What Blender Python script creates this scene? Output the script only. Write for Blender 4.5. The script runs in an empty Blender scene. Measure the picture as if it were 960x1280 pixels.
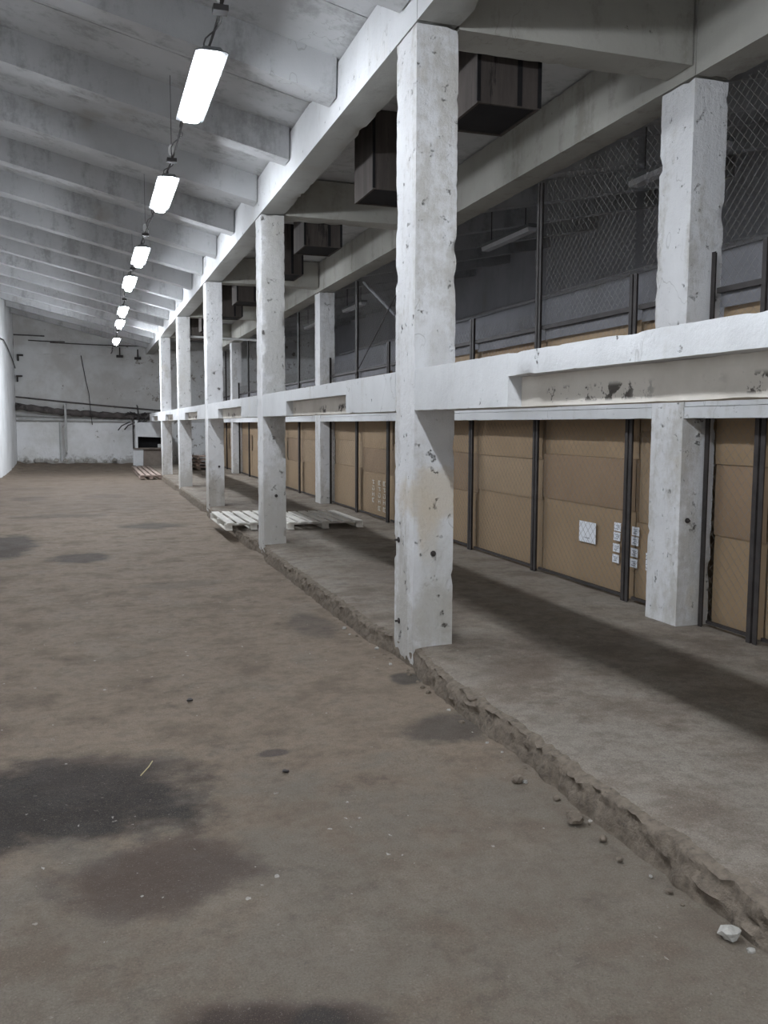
import bpy, bmesh, math, random
from mathutils import Vector, Matrix, noise as mnoise

random.seed(7)
C = bpy.context.scene.collection
SC = bpy.context.scene

# ------------------------------------------------------------------ camera
def make_camera():
    yaw, pit, roll = (math.radians(a) for a in (18.2118, 5.5899, 0.222))
    fw = Vector((math.sin(yaw)*math.cos(pit), math.cos(yaw)*math.cos(pit), -math.sin(pit)))
    rt = Vector((math.cos(yaw), -math.sin(yaw), 0)); up = rt.cross(fw)
    r2 = rt*math.cos(roll) + up*math.sin(roll)
    u2 = -rt*math.sin(roll) + up*math.cos(roll)
    cam = bpy.data.cameras.new('camera'); o = bpy.data.objects.new('camera', cam); C.objects.link(o)
    m = Matrix((r2, u2, -fw)).transposed().to_4x4(); m.translation = (0, 0, 1.802)
    o.matrix_world = m
    cam.sensor_fit = 'VERTICAL'; cam.sensor_height = 36.0
    cam.lens = 1114.18*36.0/1280.0
    cam.clip_start = 0.05; cam.clip_end = 200
    SC.camera = o
make_camera()

# ------------------------------------------------------------------ world and exposure
w = bpy.data.worlds.new('world'); SC.world = w; w.use_nodes = True
w.node_tree.nodes['Background'].inputs[0].default_value = (0.02, 0.02, 0.022, 1)
w.node_tree.nodes['Background'].inputs[1].default_value = 0.2
LAMP_STRENGTH = 102.0
# place along the hall, sideways place, relative output of each lamp
LAMPS = [(-11.5, 0.88, 1.6), (-7.5, 0.88, 1.6), (-3.6, 0.88, 2.0), (0.0, 0.9, 1.35), (3.5, 0.9, 1.45), (7.54, 0.91, 0.85), (11.0, 0.89, 0.95), (15.1, 0.84, 1.2),  # first two are unseen fill lamps, added to brighten the column faces
         (17.95, 0.79, 1.2), (22.4, 0.82, 1.6), (25.2, 0.84, 2.0), (30.4, 0.89, 4.2)]
LAMP_Y = [q[0] for q in LAMPS]
LAMP_X, LAMP_Z = 0.87, 4.47
SC.view_settings.view_transform = 'Standard'; SC.view_settings.look = 'None'
SC.view_settings.gamma = 1.0; SC.view_settings.use_curve_mapping = False
SC.view_settings.exposure = 0.0
try:
    SC.cycles.use_denoising = True
    SC.cycles.denoiser = 'OPENIMAGEDENOISE'
    SC.cycles.use_light_tree = True
    SC.cycles.max_bounces = 10; SC.cycles.diffuse_bounces = 7
    SC.cycles.sample_clamp_indirect = 6.0
except Exception:
    pass

# ------------------------------------------------------------------ measured layout (metres)
XL, XA, XB = -2.75, 2.243, 4.555           # left wall, front column row, rear column row
CW, CL = 0.32, 0.427                       # column size across and along the hall
Y1, BAY, YW, YB = 6.127, 6.0, 38.0, -14.0   # first column in view, bay, end wall, wall behind
ZP = 0.15                                  # platform height
BT, BB = 2.205, 1.905                      # rail beam top and bottom
ZF, ZR = 4.61, 4.52                        # soffits of the two roof beams
SLAB = 5.12; SLOPE = 0.235                 # roof slab at the front beam and its rise to the left wall
XR = 10.0                                  # far wall of the hall behind the cage

# ------------------------------------------------------------------ materials
class NT:
    def __init__(s, name):
        s.m = bpy.data.materials.new(name); s.m.use_nodes = True
        s.t = s.m.node_tree; s.b = s.t.nodes['Principled BSDF']
        g = s.t.nodes.new('ShaderNodeNewGeometry'); s.pos = g.outputs['Position']
    def n(s, k): return s.t.nodes.new(k)
    def link(s, a, b): s.t.links.new(a, b)
    def put(s, sock, v):
        if isinstance(v, (int, float, tuple, list)): sock.default_value = v
        else: s.link(v, sock)
    def noise(s, scale, detail=5, rough=0.6, stretch=None, off=(0, 0, 0), vec=None):
        mp = s.n('ShaderNodeMapping'); s.link(vec or s.pos, mp.inputs[0])
        mp.inputs['Location'].default_value = off
        if stretch: mp.inputs['Scale'].default_value = stretch
        x = s.n('ShaderNodeTexNoise'); s.link(mp.outputs[0], x.inputs['Vector'])
        x.inputs['Scale'].default_value = scale; x.inputs['Detail'].default_value = detail
        x.inputs['Roughness'].default_value = rough
        return x.outputs['Fac']
    def ramp(s, v, lo, hi, a=0.0, b=1.0):
        x = s.n('ShaderNodeMapRange'); x.interpolation_type = 'SMOOTHSTEP'
        s.put(x.inputs['Value'], v)
        for k, q in (('From Min', lo), ('From Max', hi), ('To Min', a), ('To Max', b)): x.inputs[k].default_value = q
        return x.outputs['Result']
    def math(s, op, a, b=0.0):
        x = s.n('ShaderNodeMath'); x.operation = op; s.put(x.inputs[0], a); s.put(x.inputs[1], b); return x.outputs[0]
    def mix(s, f, a, b, mode='MIX'):
        x = s.n('ShaderNodeMix'); x.data_type = 'RGBA'; x.blend_type = mode
        s.put(x.inputs[0], f); 
        for k, v in ((6, a), (7, b)):
            if isinstance(v, tuple) and len(v) == 3: v = v + (1,)
            s.put(x.inputs[k], v)
        return x.outputs[2]
    def xyz(s):
        x = s.n('ShaderNodeSeparateXYZ'); s.link(s.pos, x.inputs[0]); return x.outputs
    def bump(s, h, dist=0.01, strength=1.0, prev=None):
        x = s.n('ShaderNodeBump'); s.put(x.inputs['Height'], h); x.inputs['Distance'].default_value = dist
        x.inputs['Strength'].default_value = strength
        if prev: s.link(prev, x.inputs['Normal'])
        return x.outputs[0]
    def done(s, col, rough=0.9, normal=None, metal=0.0, spec=0.25):
        if isinstance(col, tuple) and len(col) == 3: col = col + (1,)
        s.put(s.b.inputs['Base Color'], col); s.put(s.b.inputs['Roughness'], rough)
        s.b.inputs['Metallic'].default_value = metal; s.b.inputs['Specular IOR Level'].default_value = spec
        if normal: s.link(normal, s.b.inputs['Normal'])
        return s.m

def blotch(t, x, y, rx, ry, rot, wob, soft=0.5, amp=1.5, w=0, rw=1000):
    """a blot with its own ragged outline, 1 inside and 0 outside"""
    mp = t.n('ShaderNodeMapping'); mp.vector_type = 'TEXTURE'; t.link(t.warp, mp.inputs[0])
    mp.inputs['Location'].default_value = (x, y, w); mp.inputs['Rotation'].default_value = (0, 0, rot)
    mp.inputs['Scale'].default_value = (rx, ry, rw)
    l = t.n('ShaderNodeVectorMath'); l.operation = 'LENGTH'; t.link(mp.outputs[0], l.inputs[0])
    v = t.math('ADD', l.outputs['Value'], t.math('MULTIPLY', t.math('SUBTRACT', wob, 0.5), amp))
    return t.ramp(v, 1.0+soft*0.6, 1.0-soft*0.6)

def plaster(name, white, grey, brown, worn=0.5, chips=0.62, off=(0, 0, 0), worn_z=None, bump=0.006, marks=False):
    t = NT(name)
    big = t.noise(1.1, 4, 0.6, off=off)
    streak = t.noise(3.0, 6, 0.65, stretch=(1, 1, 0.22), off=off)
    fine = t.noise(14, 8, 0.7, off=off)
    spot = t.noise(9, 6, 0.75, off=(off[0]+5, off[1], off[2]))
    c = t.mix(t.ramp(big, 0.3, 0.7), white, tuple(0.86*x for x in white))
    v = t.math('ADD', t.math('MULTIPLY', streak, 0.7), t.math('MULTIPLY', fine, 0.3))
    if worn_z is not None:          # whitewash rubbed and splashed off low down, ragged
        z = t.xyz()[2]
        v = t.math('ADD', v, t.ramp(z, 0.0, worn_z, 0.12, 0.0))
    c = t.mix(t.ramp(v, 1.0-worn-0.03, 1.0-worn+0.12, 0, 0.75), c, grey)
    c = t.mix(t.ramp(big, 0.60, 0.75, 0, 0.6), c, brown)
    if marks:                       # the beige rubbed patch and grey oval on the nearest column
        x_, y_, z_ = t.xyz(); cm = t.n('ShaderNodeCombineXYZ'); t.put(cm.inputs[0], x_); t.put(cm.inputs[1], z_); t.put(cm.inputs[2], y_)
        t.warp = cm.outputs[0]
        for (a, b, r1, r2, k, col) in ((2.42, 1.27, 0.22, 0.20, 0.75, (0.58, 0.51, 0.41)), (2.36, 1.06, 0.08, 0.26, 0.7, (0.58, 0.51, 0.41)), (2.43, 0.72, 0.14, 0.30, 0.5, (0.60, 0.60, 0.58)), (2.42, 0.40, 0.16, 0.22, 0.6, (0.42, 0.40, 0.35)),
                                    (2.42, 2.35, 0.08, 0.22, 0.35, (0.48, 0.46, 0.43)), (2.46, 3.4, 0.20, 1.7, 0.75, (0.40, 0.39, 0.365, Y1+6)), (2.44, 0.6, 0.20, 0.75, 0.5, (0.47, 0.455, 0.42, Y1+6)), (2.46, 3.3, 0.22, 1.8, 0.6, (0.42, 0.41, 0.39, Y1+18)), (2.40, 0.35, 0.25, 0.35, 0.55, (0.36, 0.33, 0.28, Y1+12))):
            f_ = blotch(t, a, b, r1, r2, 0, t.noise(5, 8, 0.7, off=(b, 3, 1)), 0.5, 1.6, col[3] if len(col) > 3 else Y1, 0.5); col = col[:3]
            c = t.mix(t.math('MULTIPLY', f_, k), c, col)
    crk = t.noise(2.6, 3, 0.55, off=(off[0], off[1]+7, 3), stretch=(1, 1, 0.5)); cm2 = t.noise(0.9, 2, 0.5, off=(off[0]+2, 4, 8))
    cr = t.math('MULTIPLY', t.ramp(t.math('ABSOLUTE', t.math('SUBTRACT', crk, 0.5)), 0.006, 0.0015), t.ramp(cm2, 0.56, 0.64))
    c = t.mix(t.math('MULTIPLY', cr, 0.35), c, (0.16, 0.15, 0.13))
    c = t.mix(t.ramp(spot, chips, chips+0.05, 0, 0.85), c, (0.085, 0.072, 0.06))
    h = t.math('ADD', t.math('MULTIPLY', fine, 0.6), t.math('MULTIPLY', streak, 0.8))
    h = t.math('SUBTRACT', h, t.ramp(spot, chips-0.02, chips+0.05, 0, 0.5))
    return t.done(c, 0.92, t.bump(h, bump, 0.9))

M = {}
M['column'] = plaster('whitewashed_column', (0.75, 0.75, 0.755), (0.46, 0.44, 0.40), (0.62, 0.56, 0.46), 0.485, 0.625, worn_z=1.5, bump=0.03, marks=True)
M['beam'] = plaster('whitewashed_beam', (0.65, 0.655, 0.66), (0.46, 0.45, 0.42), (0.60, 0.57, 0.51), 0.43, 0.645, off=(3, 1, 2), bump=0.012)
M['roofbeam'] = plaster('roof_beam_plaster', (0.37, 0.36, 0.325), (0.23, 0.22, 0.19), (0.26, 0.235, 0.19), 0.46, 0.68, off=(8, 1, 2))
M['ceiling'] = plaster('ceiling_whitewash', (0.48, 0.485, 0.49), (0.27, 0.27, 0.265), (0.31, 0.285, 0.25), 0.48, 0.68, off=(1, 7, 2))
M['wall'] = plaster('left_wall_whitewash', (0.82, 0.83, 0.84), (0.62, 0.62, 0.60), (0.60, 0.57, 0.51), 0.46, 0.68, off=(2, 2, 9))
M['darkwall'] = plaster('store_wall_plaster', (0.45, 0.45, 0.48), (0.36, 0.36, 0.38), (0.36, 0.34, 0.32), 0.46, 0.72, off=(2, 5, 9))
M['blockout'] = plaster('old_plaster', (0.45, 0.45, 0.43), (0.33, 0.32, 0.30), (0.36, 0.32, 0.26), 0.5, 0.66, off=(5, 2, 4))

def web():
    t = NT('recessed_web_plaster')
    a = t.noise(2.0, 5, 0.6); b = t.noise(10, 6, 0.7, off=(3, 3, 3)); c2 = t.noise(1.6, 3, 0.5, off=(0, 1, 5)); z = t.xyz()[2]
    c = t.mix(t.ramp(a, 0.35, 0.65), (0.66, 0.62, 0.56), (0.56, 0.52, 0.46))
    band = t.math('MULTIPLY', t.ramp(z, 1.915, 1.935), t.ramp(z, 2.015, 1.985))
    mk = t.math('MULTIPLY', band, t.math('MULTIPLY', t.ramp(b, 0.50, 0.56), t.ramp(c2, 0.44, 0.52)))
    c = t.mix(t.math('MULTIPLY', mk, 0.9), c, (0.05, 0.042, 0.036))
    return t.done(c, 0.9, t.bump(b, 0.006, 0.8))
M['web'] = web()

M['dull'] = plaster('dull_beam_grey', (0.34, 0.34, 0.32), (0.25, 0.245, 0.225), (0.28, 0.26, 0.22), 0.44, 0.69, off=(4, 4, 1))

def backwall():
    t = NT('end_wall_plaster')
    z = t.xyz()[2]
    big = t.noise(0.7, 5, 0.65); fine = t.noise(5, 8, 0.7); spot = t.noise(3.2, 8, 0.75, off=(3, 3, 3))
    up = t.mix(t.ramp(big, 0.35, 0.65), (0.64, 0.645, 0.64), (0.50, 0.49, 0.47))
    low = t.mix(t.ramp(big, 0.4, 0.7), (0.86, 0.865, 0.875), (0.70, 0.70, 0.68))
    zz = t.math('ADD', z, t.math('MULTIPLY', t.math('SUBTRACT', fine, 0.5), 0.12))
    c = t.mix(t.ramp(zz, 1.84, 1.88), low, up)
    zr = t.math('ADD', z, t.math('MULTIPLY', t.math('SUBTRACT', spot, 0.5), 1.6))
    c = t.mix(t.ramp(zr, 0.55, 0.2, 0, 0.8), c, (0.30, 0.28, 0.25))
    x = t.xyz()[0]
    pock = t.math('ADD', spot, t.ramp(x, 0.6, 2.6, 0, 0.07))
    c = t.mix(t.ramp(pock, 0.63, 0.69, 0, 0.8), c, (0.16, 0.13, 0.10))
    return t.done(c, 0.95, t.bump(t.math('ADD', fine, spot), 0.03, 0.7))
M['backwall'] = backwall()

def ground(name, platform=False):
    t = NT(name)
    t.warp = t.pos
    big = t.noise(0.45, 5, 0.6); mid = t.noise(2.2, 7, 0.65); fine = t.noise(11, 9, 0.75)
    grit = t.noise(60, 4, 0.8); wob = t.noise(2.6, 6, 0.65, off=(9, 4, 0))
    dust, cem, dark = (0.238, 0.186, 0.138), (0.178, 0.153, 0.122), (0.100, 0.074, 0.056)
    if platform: dust, cem, dark = (0.245, 0.203, 0.16), (0.268, 0.238, 0.20), (0.13, 0.10, 0.08)
    y = t.xyz()[1]
    f = t.math('ADD', t.math('MULTIPLY', mid, 0.55), t.math('MULTIPLY', big, 0.45))
    if platform:
        c = t.mix(t.ramp(f, 0.42, 0.60), cem, dust)
    else:      # bare cement shows in the near part, brown dust further in
        f = t.math('ADD', f, t.ramp(y, 2.6, 5.6, -0.10, 0.10))
        c = t.mix(t.ramp(f, 0.40, 0.56), cem, dust)
    c = t.mix(t.ramp(mid, 0.47, 0.68, 0, 0.6), c, dark)
    blot = t.noise(5.5, 7, 0.7, off=(1, 8, 3))
    c = t.mix(t.ramp(blot, 0.52, 0.70, 0, 0.5), c, tuple(0.7*x for x in dark))
    c = t.mix(t.ramp(t.noise(1.3, 8, 0.7, off=(4, 1, 3)), 0.52, 0.68, 0, 0.5), c, tuple(1.35*x for x in cem))
    c = t.mix(t.ramp(fine, 0.42, 0.66, 0.0, 0.6), c, tuple(0.58*x for x in dust))
    spots = [(-0.25, 4.42, 0.76, 0.50, -0.25, 1.0, (0.026, 0.022, 0.020)), (-0.75, 4.15, 0.5, 0.35, 0, 0.9, (0.026, 0.022, 0.020)), (0.02, 4.75, 0.45, 0.28, -0.3, 0.6, (0.04, 0.032, 0.028)), (0.22, 3.55, 0.38, 0.32, 0, 0.85, (0.068, 0.048, 0.039)),
             (0.47, 2.48, 0.32, 0.15, -.3, 0.95, (0.05, 0.036, 0.031)), (0.60, 2.46, 0.08, 0.10, 0, 0.8, (0.035, 0.032, 0.03)),
             (-1.3, 14.2, 0.50, 1.3, 0, 0.9, (0.05, 0.042, 0.036)), (-0.17, 12.6, 0.36, 0.48, -.2, 0.8, (0.055, 0.046, 0.04)),
             (0.926, 4.745, 0.075, 0.055, 0, 0.8, (0.05, 0.042, 0.038)), (1.86, 7.75, 0.20, 0.5, 0, 0.6, (0.07, 0.058, 0.05)),
             (1.0, 16.3, 0.5, 0.5, -.2, 0.75, (0.07, 0.06, 0.05)), (-1.45, 23, 0.4, 0.7, 0, 0.75, (0.06, 0.05, 0.042)),
             (0.3, 23.3, 0.45, 0.7, 0, 0.65, (0.06, 0.05, 0.042)), (2.0, 4.80, 0.26, 0.24, 0, 0.8, (0.06, 0.05, 0.042)),
             (2.09, 5.85, 0.12, 0.16, 0, 0.85, (0.045, 0.04, 0.034)), (-0.6, 18.5, 0.9, 0.35, 0, 0.5, (0.08, 0.066, 0.056)),
             (0.9, 10.2, 0.5, 0.25, 0.2, 0.35, (0.08, 0.066, 0.056)), (-0.8, 30, 1.4, 0.6, 0, 0.5, (0.075, 0.06, 0.05)), (-1.6, 26.5, 0.7, 0.4, 0, 0.6, (0.06, 0.05, 0.04)), (-0.3, 28, 3.2, 9.0, 0, 0.65, (0.12, 0.092, 0.07))]  # last wide blot is painted in to take lamplight off the far floor
    if platform:
        spots = [(2.75, 5.35, 0.27, 0.26, 0, 0.55, (0.14, 0.105, 0.08)), (3.3, 9.3, 0.5, 0.9, 0, 0.35, (0.15, 0.12, 0.1)), (3.4, 18, 0.8, 1.2, 0, 0.5, (0.13, 0.105, 0.085))]
    for (x, yy, rx, ry, rot, k, col) in spots:
        s = blotch(t, x, yy, rx, ry, rot, wob)
        c = t.mix(t.math('MULTIPLY', s, t.math('MULTIPLY', k, t.ramp(fine, 0.2, 0.6, 0.86, 1.0))), c, col)
    # pale scuffs and crumbs of lime
    vor = t.n('ShaderNodeTexVoronoi'); vor.inputs['Scale'].default_value = 13; t.link(t.pos, vor.inputs['Vector'])
    sp = t.ramp(t.math('ADD', vor.outputs['Distance'], t.math('MULTIPLY', t.math('SUBTRACT', t.noise(45, 3, 0.6, stretch=(1, 0.5, 1)), 0.5), 1.1)), 0.06, 0.0)
    sel = t.n('ShaderNodeSeparateColor'); t.link(vor.outputs['Color'], sel.inputs[0])
    sp = t.math('MULTIPLY', sp, t.math('MULTIPLY', t.math('GREATER_THAN', sel.outputs[0], 0.66 if not platform else 0.85), t.ramp(t.noise(0.9, 4, 0.6, off=(7, 7, 0)), 0.44, 0.56)))
    c = t.mix(t.math('MULTIPLY', sp, 0.75), c, (0.50, 0.48, 0.44))
    sc = t.noise(5, 8, 0.8, stretch=(1.0, 0.35, 1), off=(2, 7, 1))
    c = t.mix(t.ramp(sc, 0.62, 0.74, 0, 0.45), c, (0.42, 0.40, 0.36))
    c = t.mix(t.ramp(grit, 0.58, 0.72, 0, 0.55), c, (0.06, 0.05, 0.045))
    c = t.mix(t.ramp(t.noise(34, 5, 0.75, off=(6, 2, 2)), 0.63, 0.72, 0, 0.5), c, (0.40, 0.37, 0.33))
    g2 = t.noise(130, 3, 0.7, off=(3, 1, 6))
    c = t.mix(t.ramp(g2, 0.36, 0.50, 0.45, 0), c, tuple(0.45*x for x in dust))
    c = t.mix(t.ramp(g2, 0.56, 0.68, 0, 0.35), c, tuple(1.7*x for x in cem))
    h = t.math('ADD', t.math('MULTIPLY', fine, 0.7), t.math('MULTIPLY', grit, 0.25))
    h = t.math('ADD', h, t.math('MULTIPLY', mid, 0.8))
    return t.done(c, t.ramp(mid, 0.3, 0.7, 0.72, 0.9), t.bump(h, 0.02, 0.9), spec=0.3)
M['floor'] = ground('dusty_floor'); M['platform'] = ground('platform_concrete', True)

def simple(name, col, var=0.25, scale=8, rough=0.7, metal=0.0, bump=0.0, stretch=None, dark=None, thr=0.6, spec=0.3):
    t = NT(name)
    a = t.noise(scale, 6, 0.65, stretch=stretch)
    c = t.mix(t.ramp(a, 0.3, 0.7), col, tuple(x*(1-var) for x in col))
    if dark:
        b = t.noise(scale*0.7, 8, 0.75, off=(4, 4, 4), stretch=stretch)
        c = t.mix(t.ramp(b, thr, thr+0.08, 0, 0.9), c, dark)
    return t.done(c, rough, t.bump(a, bump, 0.8) if bump else None, metal, spec)

M['curb'] = simple('broken_concrete_edge', (0.225, 0.185, 0.145), 0.4, 22, 0.95, bump=0.03, dark=(0.09, 0.075, 0.06), thr=0.58)
M['steel'] = simple('dark_painted_steel', (0.055, 0.048, 0.046), 0.4, 7, 0.6, 0.0, dark=(0.12, 0.065, 0.04), thr=0.62)
M['wire'] = simple('galvanised_wire', (0.27, 0.25, 0.225), 0.3, 20, 0.6, 0.2)
M['board'] = simple('cardboard', (0.345, 0.245, 0.15), 0.12, 1.6, 0.85, bump=0.004)
M['board2'] = simple('pale_cardboard', (0.365, 0.265, 0.168), 0.12, 1.9, 0.85, bump=0.004)
M['board3'] = simple('dull_cardboard', (0.305, 0.212, 0.135), 0.15, 1.4, 0.85, bump=0.004)
M['redboard'] = simple('reddish_carton', (0.30, 0.07, 0.06), 0.2, 2, 0.8)
M['tape'] = simple('packing_tape', (0.33, 0.24, 0.15), 0.1, 3, 0.45)
M['paper'] = simple('white_paper', (0.80, 0.82, 0.86), 0.04, 6, 0.8)
M['ink'] = simple('grey_ink', (0.20, 0.21, 0.24), 0.1, 6, 0.8)
M['whiteink'] = simple('white_print', (0.70, 0.68, 0.62), 0.15, 30, 0.8)
M['palewood'] = simple('grey_pallet_wood', (0.78, 0.75, 0.69), 0.3, 6, 0.85, bump=0.004, stretch=(1, 0.15, 1), dark=(0.2, 0.16, 0.12), thr=0.66)
M['rustwood'] = simple('brown_pallet_wood', (0.42, 0.33, 0.28), 0.35, 6, 0.85, bump=0.004, stretch=(1, 0.15, 1), dark=(0.16, 0.1, 0.07), thr=0.66)
M['soot'] = simple('sooty_board', (0.075, 0.063, 0.056), 0.35, 3, 0.9, bump=0.004, stretch=(3, 3, 0.4), dark=(0.02, 0.018, 0.016), thr=0.58)
M['soot_shade'] = simple('black_soot_and_shade', (0.012, 0.011, 0.012), 0.3, 6, 0.9, dark=(0.05, 0.03, 0.025), thr=0.68)
M['housing'] = simple('grey_lamp_housing', (0.16, 0.165, 0.17), 0.15, 10, 0.6)
M['cable'] = simple('dark_cable', (0.06, 0.055, 0.055), 0.2, 10, 0.6)
M['porcelain'] = simple('white_porcelain', (0.75, 0.75, 0.74), 0.1, 10, 0.3)
M['pipe'] = simple('grimy_pipe_wrap', (0.13, 0.115, 0.11), 0.5, 3, 0.9, bump=0.02, dark=(0.03, 0.028, 0.027), thr=0.55)
M['palepipe'] = simple('painted_pipe', (0.52, 0.52, 0.51), 0.2, 5, 0.6, dark=(0.2, 0.17, 0.14), thr=0.66)
M['sheet'] = simple('white_sheet_metal', (0.66, 0.67, 0.68), 0.15, 3, 0.6, dark=(0.25, 0.22, 0.2), thr=0.68)
M['brownsheet'] = simple('brown_sheet_metal', (0.22, 0.185, 0.155), 0.25, 3, 0.7)
M['dustsheet'] = simple('grey_dust_sheet', (0.20, 0.20, 0.215), 0.2, 4, 0.9, bump=0.01)
M['rubble'] = simple('lime_rubble', (0.48, 0.46, 0.42), 0.4, 12, 0.95, bump=0.02)
M['straw'] = simple('dry_straw', (0.55, 0.47, 0.27), 0.2, 12, 0.8)
M['unlit'] = simple('unlit_diffuser', (0.55, 0.55, 0.57), 0.1, 5, 0.5)
def lit(k):
    t = NT('lit_diffuser'); t.b.inputs['Emission Color'].default_value = (0.87, 0.925, 1.0, 1)
    t.b.inputs['Emission Strength'].default_value = LAMP_STRENGTH*k
    return t.done((0.8, 0.8, 0.8), 0.5)

# ------------------------------------------------------------------ helpers
class MB:
    """collects shapes that become ONE mesh"""
    def __init__(s): s.v, s.f, s.mi = [], [], []
    def face(s, pts, mi=0):
        b = len(s.v); s.v += [tuple(p) for p in pts]; s.f.append(tuple(range(b, b+len(pts)))); s.mi.append(mi)
    def box(s, x0, x1, y0, y1, z0, z1, mi=0):
        b = len(s.v)
        s.v += [(x, y, z) for x in (x0, x1) for y in (y0, y1) for z in (z0, z1)]
        for q in ((0, 1, 3, 2), (4, 6, 7, 5), (0, 4, 5, 1), (2, 3, 7, 6), (0, 2, 6, 4), (1, 5, 7, 3)):
            s.f.append(tuple(b+i for i in q)); s.mi.append(mi)
        return s
    def tube(s, pts, r, n=8, mi=0, cap=True):
        pts = [Vector(p) for p in pts]; rings = []
        for i, p in enumerate(pts):
            d = (pts[min(i+1, len(pts)-1)] - pts[max(i-1, 0)]).normalized()
            a = d.cross(Vector((0, 0, 1)) if abs(d.z) < 0.9 else Vector((1, 0, 0))).normalized(); c = d.cross(a)
            b = len(s.v); rr = r[i] if isinstance(r, (list, tuple)) else r
            s.v += [tuple(p + rr*(math.cos(2*math.pi*k/n)*a + math.sin(2*math.pi*k/n)*c)) for k in range(n)]
            rings.append(b)
        for b0, b1 in zip(rings, rings[1:]):
            for k in range(n):
                s.f.append((b0+k, b0+(k+1) % n, b1+(k+1) % n, b1+k)); s.mi.append(mi)
        if cap:
            s.f.append(tuple(rings[0]+k for k in range(n))[::-1]); s.f.append(tuple(rings[-1]+k for k in range(n))); s.mi += [mi, mi]
        return s
    def prism(s, prof, axis, a0, a1, mi=0):
        """2-D outline swept along an axis ('x','y' or 'z')"""
        def P(u, v, w): return {'y': (u, w, v), 'x': (w, u, v), 'z': (u, v, w)}[axis]
        b = len(s.v); n = len(prof)
        s.v += [P(u, v, a0) for u, v in prof] + [P(u, v, a1) for u, v in prof]
        for k in range(n):
            s.f.append((b+k, b+(k+1) % n, b+n+(k+1) % n, b+n+k)); s.mi.append(mi)
        s.f.append(tuple(b+k for k in range(n))[::-1]); s.f.append(tuple(b+n+k for k in range(n))); s.mi += [mi, mi]
        return s
    def rough(s, x0, x1, y0, y1, z0, z1, step=0.06, amp=0.004, chip=0.02, seed=0.0, mi=0, steps=None):
        """block of cast concrete: subdivided, uneven faces, chipped arrises"""
        L = [(x0, x1), (y0, y1), (z0, z1)]
        st = steps or (step, step, step)
        N = [max(1, min(140, round((b-a)/q))) for (a, b), q in zip(L, st)]
        idx = {}
        def vert(i, j, k):
            key = (i, j, k)
            if key in idx: return idx[key]
            p = [a+(b-a)*t/n for (a, b), t, n in zip(L, key, N)]
            ex = [(-1 if t == 0 else 1 if t == n else 0) for t, n in zip(key, N)]
            q = Vector(p)*4.0 + Vector((seed, seed*1.7, seed*0.3))
            h = mnoise.noise(q)*amp + mnoise.noise(q*3.1)*amp*0.6
            ne = sum(1 for e in ex if e)
            if ne >= 2:
                c = mnoise.noise(q*2.1+Vector((9, 9, 9))); c2 = mnoise.noise(q*5.3)
                h = -chip*(0.12 + 2.2*max(0, c-0.22) + 0.35*max(0, c2))
            for a in range(3): p[a] += ex[a]*h
            s.v.append(tuple(p)); idx[key] = len(s.v)-1
            return idx[key]
        def quadface(ax, side):
            o = [a for a in range(3) if a != ax]
            for a in range(N[o[0]]):
                for b in range(N[o[1]]):
                    q = []
                    for da, db in ((0, 0), (1, 0), (1, 1), (0, 1)):
                        key = [0, 0, 0]; key[ax] = N[ax] if side else 0; key[o[0]] = a+da; key[o[1]] = b+db
                        q.append(vert(*key))
                    s.f.append(tuple(q)); s.mi.append(mi)
        for ax in range(3):
            for side in (0, 1): quadface(ax, side)
        return s
    def build(s, name, mats, parent=None, loc=None, smooth=None):
        me = bpy.data.meshes.new(name)
        if not isinstance(mats, (list, tuple)): mats = [mats]
        off = Vector(loc) if loc is not None else Vector((0, 0, 0))
        if parent is not None and loc is None: off = Vector(parent['_at']) if '_at' in parent else Vector((0, 0, 0))
        me.from_pydata([tuple(Vector(v)-off) for v in s.v], [], s.f)
        for m in mats: me.materials.append(m)
        for p, k in zip(me.polygons, s.mi): p.material_index = k
        bm = bmesh.new(); bm.from_mesh(me); bmesh.ops.recalc_face_normals(bm, faces=bm.faces); bm.to_mesh(me); bm.free()
        if smooth:
            me.shade_smooth(); me.set_sharp_from_angle(angle=math.radians(smooth))
        o = bpy.data.objects.new(name, me); C.objects.link(o)
        if parent is not None: o.parent = parent
        else: o.location = off; o['_at'] = tuple(off)
        return o

def tag(o, label=None, cat=None, group=None, kind=None):
    if label: o['label'] = label
    if cat: o['category'] = cat
    if group: o['group'] = group
    if kind: o['kind'] = kind
    return o
def thing(name, at, label, cat, group=None):
    o = bpy.data.objects.new(name, None); C.objects.link(o); o.location = at; o['_at'] = tuple(at)
    o.empty_display_size = 0.2
    return tag(o, label, cat, group, 'thing')
def struct(o, label=None): return tag(o, label, None, None, 'structure')
def copy_tree(o, loc):
    c = o.copy(); C.objects.link(c); c.location = loc; c['_at'] = tuple(loc)
    for ch in list(o.children):
        d = ch.copy(); C.objects.link(d); d.parent = c
        for g in list(ch.children):
            e = g.copy(); C.objects.link(e); e.parent = d
    return c
ORD = ['', 'nearest', 'second', 'third', 'fourth', 'fifth', 'sixth', 'seventh', 'eighth', 'ninth', 'tenth', 'eleventh', 'twelfth', 'thirteenth', 'fourteenth']

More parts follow.
